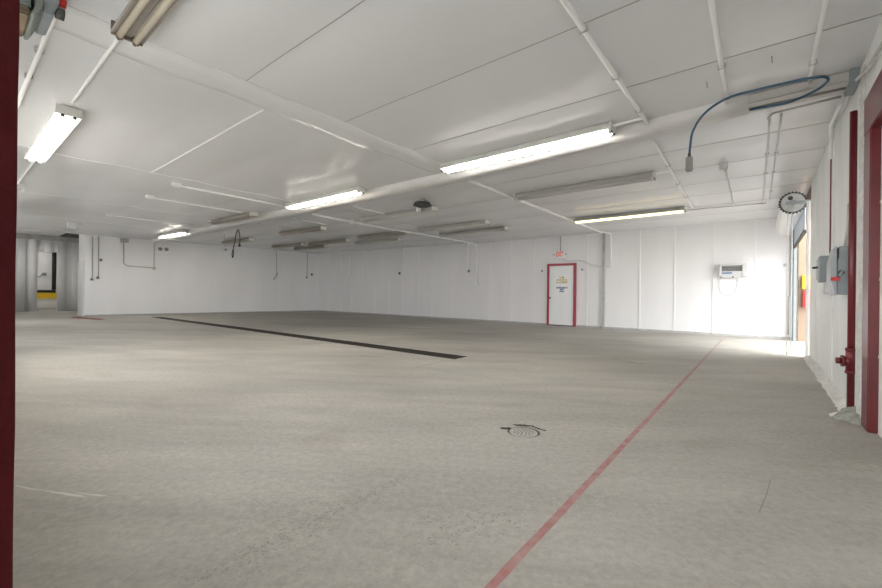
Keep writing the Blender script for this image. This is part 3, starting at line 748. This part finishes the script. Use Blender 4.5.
# looped black cord
e = empty('hanging_cord', (-13.5, 6.2, 3.12), 'looped black cord hanging from the ceiling at left of centre', 'cord')
pth = smooth_path([(-.02, -.02, -.5), (-.03, 0, -.3), (-.12, 0, -.06), (-.2, 0, .0), (-.3, 0, -.1), (-.42, 0, -.4), (-.52, 0, -.62), (-.60, 0, -.78), (-.56, 0, -.92), (-.50, 0, -.80), (-.52, 0, -.62)], 6)
MB().tube(pth, .016, 8).build('cord', M['black'], e)
MB().tube([(-.02, -.02, -.5), (-.02, -.02, -.58)], .035, 10).build('plug', M['dark'], e)
MB().tube([(-.2, 0, .0), (-.2, 0, .03)], .02, 8).build('hook', M['steel'], e)
e = empty('cord_connector', (-14.8, 6.25, 3.14), 'white ceiling hook with a thin hanging lead and grey connector left of the black cord', 'connector')
MB().sphere((0, 0, -.01), .05).build('hook_cap', M['white'], e); MB().tube([(0, 0, -.04), (.05, 0, -.58)], .006, 6).build('lead', M['grey'], e); MB().box(.0, .13, -.03, .03, -.66, -.58).build('connector_body', M['grey'], e)
e = empty('ceiling_sensor', (-17.2, 2.6, zz(-17.2, 2.6)), 'small white sensor box on the far left ceiling near the strip curtain', 'sensor')
MB().box(-.08, .08, -.1, .1, -.2, 0).build('sensor_body', M['white'], e, bevel=.01); MB().box(-.04, .04, .1, .25, -.12, -.03).build('sensor_arm', M['white'], e)
e = empty('ceiling_camera', (-11.4, .96, zz(-11.4, .96)), 'white bracket with dark clip by the red jamb at far left', 'bracket')
MB().box(-.06, .06, -.06, .06, -.12, 0).build('bracket_box', M['white'], e, bevel=.006); MB().box(-.03, .16, -.08, -.05, -.2, -.16).build('clip', M['dark'], e)
e.name = 'ceiling_bracket'

# ------------------------------------------------------------------ blue cable
e = empty('blue_cable', (.3, 4.5, 2.9), 'dark blue rubber cable looped under the ceiling with a grey plug hanging down', 'cable')
W = [(-.11, 5.1, 2.943), (.03, 5.04, 2.915), (.192, 4.95, 2.88), (.348, 4.75, 2.854), (.40, 4.62, 2.845), (.412, 4.55, 2.85), (.385, 4.51, 2.862), (.33, 4.5, 2.871), (.237, 4.5, 2.88), (.1, 4.5, 2.885), (-.026, 4.5, 2.886), (-.256, 4.5, 2.875), (-.437, 4.55, 2.805), (-.539, 4.6, 2.674), (-.568, 4.65, 2.529), (-.572, 4.65, 2.46)]
MB().tube([p - Vector((.3, 4.5, 2.9)) for p in smooth_path(W, 8)], .011, 10).build('cord', M['blue'], e)
q = Vector((-.573, 4.65, 2.45)) - Vector((.3, 4.5, 2.9))
MB().box(q.x - .030, q.x + .030, q.y - .024, q.y + .024, q.z - .155, q.z - .01).build('plug_body', M['plug'], e, bevel=.008)
MB().tube([(q.x, q.y, q.z - .02), (q.x, q.y, q.z + .03)], [.016, .013], 10).build('plug_collar', M['dark'], e)
for x, y, lab in ((.05, 4.35, 'wire tie hanging from the ceiling within the cable loop'), (-.42, 4.5, 'wire tie hanging from the ceiling left of the cable loop')):
    tag(recentre(MB().tube([(x, y, zz(x, y)), (x + .003, y, zz(x, y) - .06)], .003, 6).build('wire_tie', M['dark'])), lab, 'wire')

# ------------------------------------------------------------------ floor things
b = MB()      # trench drain channel and grate
b.box(-18.8, -3.85, 5.18, 5.56, -.16, -.14).box(-18.8, -3.85, 5.165, 5.185, -.16, -.002).box(-18.8, -3.85, 5.555, 5.575, -.16, -.002).box(-18.82, -18.79, 5.18, 5.56, -.16, -.002).box(-3.86, -3.83, 5.18, 5.56, -.16, -.002)
e = empty('trench_drain', (-11.3, 5.37, 0), 'long dark iron trench drain running across the concrete floor', 'drain')
o = b.build('channel', M['iron'], e, loc=(11.3, -5.37, 0))
b = MB(); x = -18.78
while x < -3.9:
    b.box(x, x + .02, 5.21, 5.53, -.045, -.02); x += .055
b.box(-18.8, -3.85, 5.2, 5.235, -.05, -.014).box(-18.8, -3.85, 5.505, 5.54, -.05, -.014).box(-18.8, -3.85, 5.355, 5.385, -.05, -.014)
b.build('grate', M['iron'], e, loc=(11.3, -5.37, 0))
e = empty('floor_drain', (cx_, cy_, 0), 'round perforated floor drain left of the red line', 'drain')
b = MB(); b.tube([(0, 0, -.03), (0, 0, -.002)], .106, 40); b.build('cover', M['floor'], e)
b = MB()
for r, n in ((.02, 4), (.045, 9), (.07, 14)):
    for k in range(n): a = 2 * PI * k / n; b.tube([(r * math.cos(a), r * math.sin(a), -.012), (r * math.cos(a), r * math.sin(a), -.0008)], .0065, 8)
b.build('drain_holes', M['dark'], e)
b = MB()
b.tube([(0, 0, -.06), (0, 0, -.006)], .124, 40); b.build('drain_ring', M['dark'], e)
b = MB()
def chip(b, cx, cy, rx, ry, seed, z=.0012, n=26, rot=0):
    vs = []
    for k in range(n):
        a = 2 * PI * k / n; q = 1 + .7 * noise.noise(Vector((math.cos(a) * 1.7, math.sin(a) * 1.7, seed)))
        x = rx * q * math.cos(a); y = ry * q * math.sin(a)
        vs.append(b.bm.verts.new((cx + x * math.cos(rot) - y * math.sin(rot), cy + x * math.sin(rot) + y * math.cos(rot), z)))
    b.bm.faces.new(vs)
chip(b, -1.555, 2.775, .045, .028, 1, rot=.6); chip(b, -1.50, 2.925, .075, .024, 4, rot=.55); chip(b, -1.36, 2.945, .07, .014, 7, rot=-.25)
b.build('broken_concrete_rim', M['iron'], e, loc=(-cx_, -cy_, 0))
# worn red line
b = MB(); n = 120; pv = None
for k in range(n + 1):
    y = .3 + 11.8 * k / n; wx = .004 * noise.noise(Vector((y * 3, 0, 0))); w0 = .0185 + .003 * noise.noise(Vector((y * 9, 3, 0)))
    cur = [b.bm.verts.new((-.749 + wx - w0, y, .0012)), b.bm.verts.new((-.749 + wx + w0, y, .0012))]
    if pv: b.bm.faces.new((pv[0], pv[1], cur[1], cur[0]))
    pv = cur
o = b.build('floor_line', M['line']); tag(recentre(o), 'worn red painted line running along the floor towards the back wall', 'floor marking')
# thin joints in the floor
def joint(pts, w, m='seam', z=.0011):
    global tn
    b = MB(); pv = None; P = [Vector((*p, z)) for p in pts]
    for k, q in enumerate(P):
        t = (P[min(k + 1, len(P) - 1)] - P[max(k - 1, 0)]).normalized(); nn = Vector((-t.y, t.x, 0)) * w / 2
        cur = [b.bm.verts.new(q + nn), b.bm.verts.new(q - nn)]
        if pv: b.bm.faces.new((pv[0], pv[1], cur[1], cur[0]))
        pv = cur
    tn += 1
    return b.build('trim_%d' % tn, M[m], kind='structure')
M['joint'] = mat('floor_joint', (.24, .21, .18), .9)
M['pit'] = mat('concrete_pit', (.29, .27, .24), .9)
M['scuff'] = mat('floor_scuff', (.54, .53, .505), .9, var=.12, vscale=30)
joint([(-3.80, 4.1), (-3.86, 4.7), (-3.84, 5.16)], .012, 'joint'); joint([(-3.84, 5.6), (-3.92, 6.6), (-3.93, 7.6), (-3.9, 8.4)], .010, 'joint')
joint([(-5.23, 4.36), (-5.0, 4.45), (-4.84, 4.57)], .035, 'joint')
joint([(.0, 2.5), (.03, 2.75), (.05, 3.0)], .004, 'joint')
# broken patch and stains
def patch(name, spots, m, label, cat):
    b = MB()
    for i, s in enumerate(spots): chip(b, *s[:4], seed=i + s[0], rot=s[4], z=.001 + i * .0002)
    return tag(recentre(b.build(name, M[m])), label, cat)
patch('floor_scrape', [(-2.80, .40, .15, .008, .45), (-2.66, .50, .12, .006, .5), (-3.0, .30, .10, .006, .4)], 'scuff', 'pale scraped patch on the floor at lower left', 'scrape')
patch('chipped_patch', [(-1.62, 6.85, .12, .03, .1), (-1.45, 6.8, .07, .02, .4), (-1.85, 6.95, .1, .02, -.2)], 'joint', 'chipped patch in the concrete beyond the red line start', 'chipped patch')['label'] = 'dark chipped patch in the concrete left of the far red line'
patch('floor_mat', [(-19.3, 3.42, 1.5, .24, .12)], 'matred', 'rust red patch on the floor at the end of the left wall', 'mat')
def pits(spots, m, label, cat, n):
    b = MB(); rnd = random.Random(11)
    for k in range(n):
        (xa, ya), (xb, yb_), w = spots; t = rnd.random()
        chip(b, xa + (xb - xa) * t + rnd.gauss(0, w), ya + (yb_ - ya) * t + rnd.gauss(0, w), rnd.uniform(.003, .009), rnd.uniform(.002, .006), k, .0009 + k * 2e-6, 7, rnd.uniform(0, 3))
    o = tag(recentre(b.build('floor_pitting', M[m])), label, cat); o['kind'] = 'stuff'; return o
pits(((-1.60, .55), (-1.58, 1.7), .025), 'pit', 'trail of small dark pits in the concrete at the bottom of the view', 'floor pits', 240)
pits(((-1.15, 1.3), (-.9, 1.75), .07), 'pit', 'scatter of tiny pits in the concrete just left of the near red line', 'floor pits', 130)
pits(((-2.2, 7.9), (-1.45, 6.9), .14), 'pit', 'pitted patch in the concrete around the far chipped spot', 'floor pits', 160)
# rubble by the red frame
e = empty('concrete_chunk', (.605, 4.90, 0), 'broken wedge of greenish concrete on the floor beside the red frame', 'rubble')
b = MB()
V = [(-.085, -.10, 0), (.05, -.13, 0), (.06, .16, 0), (-.05, .18, 0), (-.11, .02, 0), (-.02, -.10, .045), (.045, -.11, .075), (.05, .15, .10), (-.03, .16, .07), (-.08, .03, .03), (.0, .04, .085)]
vv = [b.bm.verts.new(p) for p in V]
bmesh.ops.convex_hull(b.bm, input=vv)
bmesh.ops.subdivide_edges(b.bm, edges=b.bm.edges[:], cuts=2, use_grid_fill=True)
for v in b.bm.verts:
    q = noise.noise(v.co * 22 + Vector((3, 1, 2))); v.co += Vector((q * .012, q * .012, q * .012)); v.co.z = max(v.co.z, 0)
b.build('chunk', M['rubble'], e)
b = MB(); b.prism([(-.12, .0), (.0, .0), (-.01, .035), (-.06, .03)], .05, .15, 'Y'); b.build('plaster_shard', M['plaster'], e)

# ------------------------------------------------------------------ strip curtain and the room beyond
e = empty('strip_curtain', (-27, 3.2, 0), 'grey translucent plastic strip curtain hanging in the far left doorway', 'curtain')
y = 1.3; k = 0
def strip(y0, y1, z0, z1, k):
    b = MB(); n = 8; pv = None
    for j in range(n + 1):
        t = j / n; yy = y0 + (y1 - y0) * t; x = .05 * math.sin(PI * t) * (1 if k % 2 else -1) + .02 * (k % 3)
        cur = [b.bm.verts.new((x, yy, z0)), b.bm.verts.new((x, yy, z1)), b.bm.verts.new((x - .012, yy, z1)), b.bm.verts.new((x - .012, yy, z0))]
        if pv:
            for i in range(4):
                f = b.bm.faces.new((pv[i], pv[(i + 1) % 4], cur[(i + 1) % 4], cur[i])); f.smooth = True
        else: b.bm.faces.new(cur)
        pv = cur
    b.bm.faces.new(pv[::-1])
    b.build('strip', M['curtain'], e)
for (a, c, z0) in [(-1.95 + .30 * q, -1.95 + .30 * q + .37, 0) for q in range(4)] + [(-.75, -.50, 0), (-.58, -.32, 0), (-.36, -.06, 2.86), (-.10, .20, 2.83), (.15, .40, 2.86), (.36, .70, 0)] + [(.64 + .29 * q, .64 + .29 * q + .36, 0) for q in range(5)]:
    strip(a, c, z0, 3.42, k); k += 1
MB().box(-.06, .05, -2.2, 2.35, 3.42, 3.66).build('rail', M['cove'], e)
# things seen through the gap
e = empty('bumper_rail', (-31.1, 3.7, 0), 'yellow bumper rail with a black top beyond the strip curtain', 'rail')
MB().box(-.05, .12, -1.6, 1.3, .55, .87).build('yellow_board', M['yellow'], e, bevel=.01)
MB().box(-.08, .12, -1.6, .35, .87, 1.02).build('black_capping', M['black'], e, bevel=.01)
MB().box(-.02, .1, -1.6, 1.3, .05, .4).build('white_kerb', M['white'], e, bevel=.01)
o = MB().tube([(-31.08, 3.98, 1.03), (-31.08, 3.98, 3.4)], .09, 12).build('black_pipe', M['black']); tag(recentre(o), 'black vertical pipe beyond the gap in the strip curtain', 'pipe')
e = empty('wall_outlet', (-31.2, 3.6, 1.9), 'dark outlet with a looped lead seen through the curtain gap', 'outlet')
MB().box(0, .08, -.08, .08, -.08, .08).build('box_body', M['grey'], e); MB().tube(smooth_path([(.05, -.08, 0), (.05, -.2, -.15), (.05, -.32, -.05), (.05, -.36, .08)], 5), .015, 6).build('lead', M['black'], e)
for (x, y, z, lab) in ((-29.3, 2.6, 3.655, 'added unseen white tube light in the room beyond the strip curtain'), (-24.6, 1.55, 3.655, 'white tube light on the alcove ceiling before the strip curtain')):  # the tube beyond the curtain is added to light that room
    o = copy_tree(protos['lit']); o.location = (x, y, z); o.rotation_euler = (0, 0, 0); o['label'] = lab; o['group'] = 'tube lights of the alcove'

# ------------------------------------------------------------------ outside: unseen ground added to help brighten the room
MB().box(-40, 30, -30, -4, -.06, -.01).build('ground', M['ground'], kind='structure')
MB().box(6, 40, -4, 40, -.06, -.01).build('ground_right', M['ground'], kind='structure')

# world
w = bpy.data.worlds.new('World'); sc.world = w; w.use_nodes = True
nt = w.node_tree; bg = nt.nodes['Background']
sky = nt.nodes.new('ShaderNodeTexSky'); sky.sky_type = 'HOSEK_WILKIE'; sky.turbidity = 6; sky.sun_direction = Vector((.6, -.3, .75)).normalized()
mx = nt.nodes.new('ShaderNodeMix'); mx.data_type = 'RGBA'; mx.inputs[0].default_value = .75; mx.inputs[7].default_value = (1, 1, 1, 1)
nt.links.new(sky.outputs[0], mx.inputs[6]); nt.links.new(mx.outputs[2], bg.inputs['Color'])
bg.inputs['Strength'].default_value = 3.9
sun = bpy.data.lights.new('sun', 'SUN'); sun.energy = .6; sun.angle = math.radians(25); sun.color = (1, .96, .9)
so = bpy.data.objects.new('sun', sun); COL.objects.link(so); so.rotation_euler = Vector((.62, -.1, .78)).to_track_quat('Z', 'Y').to_euler()
def portal(name, loc, rot, sx, sy):
    L = bpy.data.lights.new(name, 'AREA'); L.shape = 'RECTANGLE'; L.size = sx; L.size_y = sy; L.cycles.is_portal = True
    o = bpy.data.objects.new(name, L); COL.objects.link(o); o.location = loc; o.rotation_euler = rot
portal('portal_roller_door', (.9, 11.2, 1.4), (0, PI / 2, 0), 2.8, 3.5)
for i, (a, c) in enumerate(added_wins): portal('portal_added_window', ((a + c) / 2, -.27, 1.95), (PI / 2, 0, 0), c - a, 1.3)

# ------------------------------------------------------------------ camera
yaw, pitch, roll = math.radians(38.667), math.radians(-.02), math.radians(.633)
fw = Vector((-math.sin(yaw) * math.cos(pitch), math.cos(yaw) * math.cos(pitch), math.sin(pitch)))
r0 = Vector((math.cos(yaw), math.sin(yaw), 0)); u0 = r0.cross(fw)
r = r0 * math.cos(roll) + u0 * math.sin(roll); u = u0 * math.cos(roll) - r0 * math.sin(roll)
cam = bpy.data.cameras.new('camera'); co = bpy.data.objects.new('camera', cam); COL.objects.link(co)
mw = Matrix((r, u, -fw)).transposed().to_4x4(); mw.translation = (0, 0, 1.05); co.matrix_world = mw
cam.sensor_width = 36; cam.lens = 400.5 / 882 * 36; cam.clip_start = .02; cam.clip_end = 200
sc.camera = co

vs = sc.view_settings; vs.view_transform = 'Standard'; vs.look = 'None'; vs.gamma = 1; vs.use_curve_mapping = False
vs.exposure = 1.52
sc.cycles.max_bounces = 10; sc.cycles.diffuse_bounces = 8; sc.cycles.glossy_bounces = 4
sc.cycles.sample_clamp_indirect = 6
sc.cycles.use_denoising = True
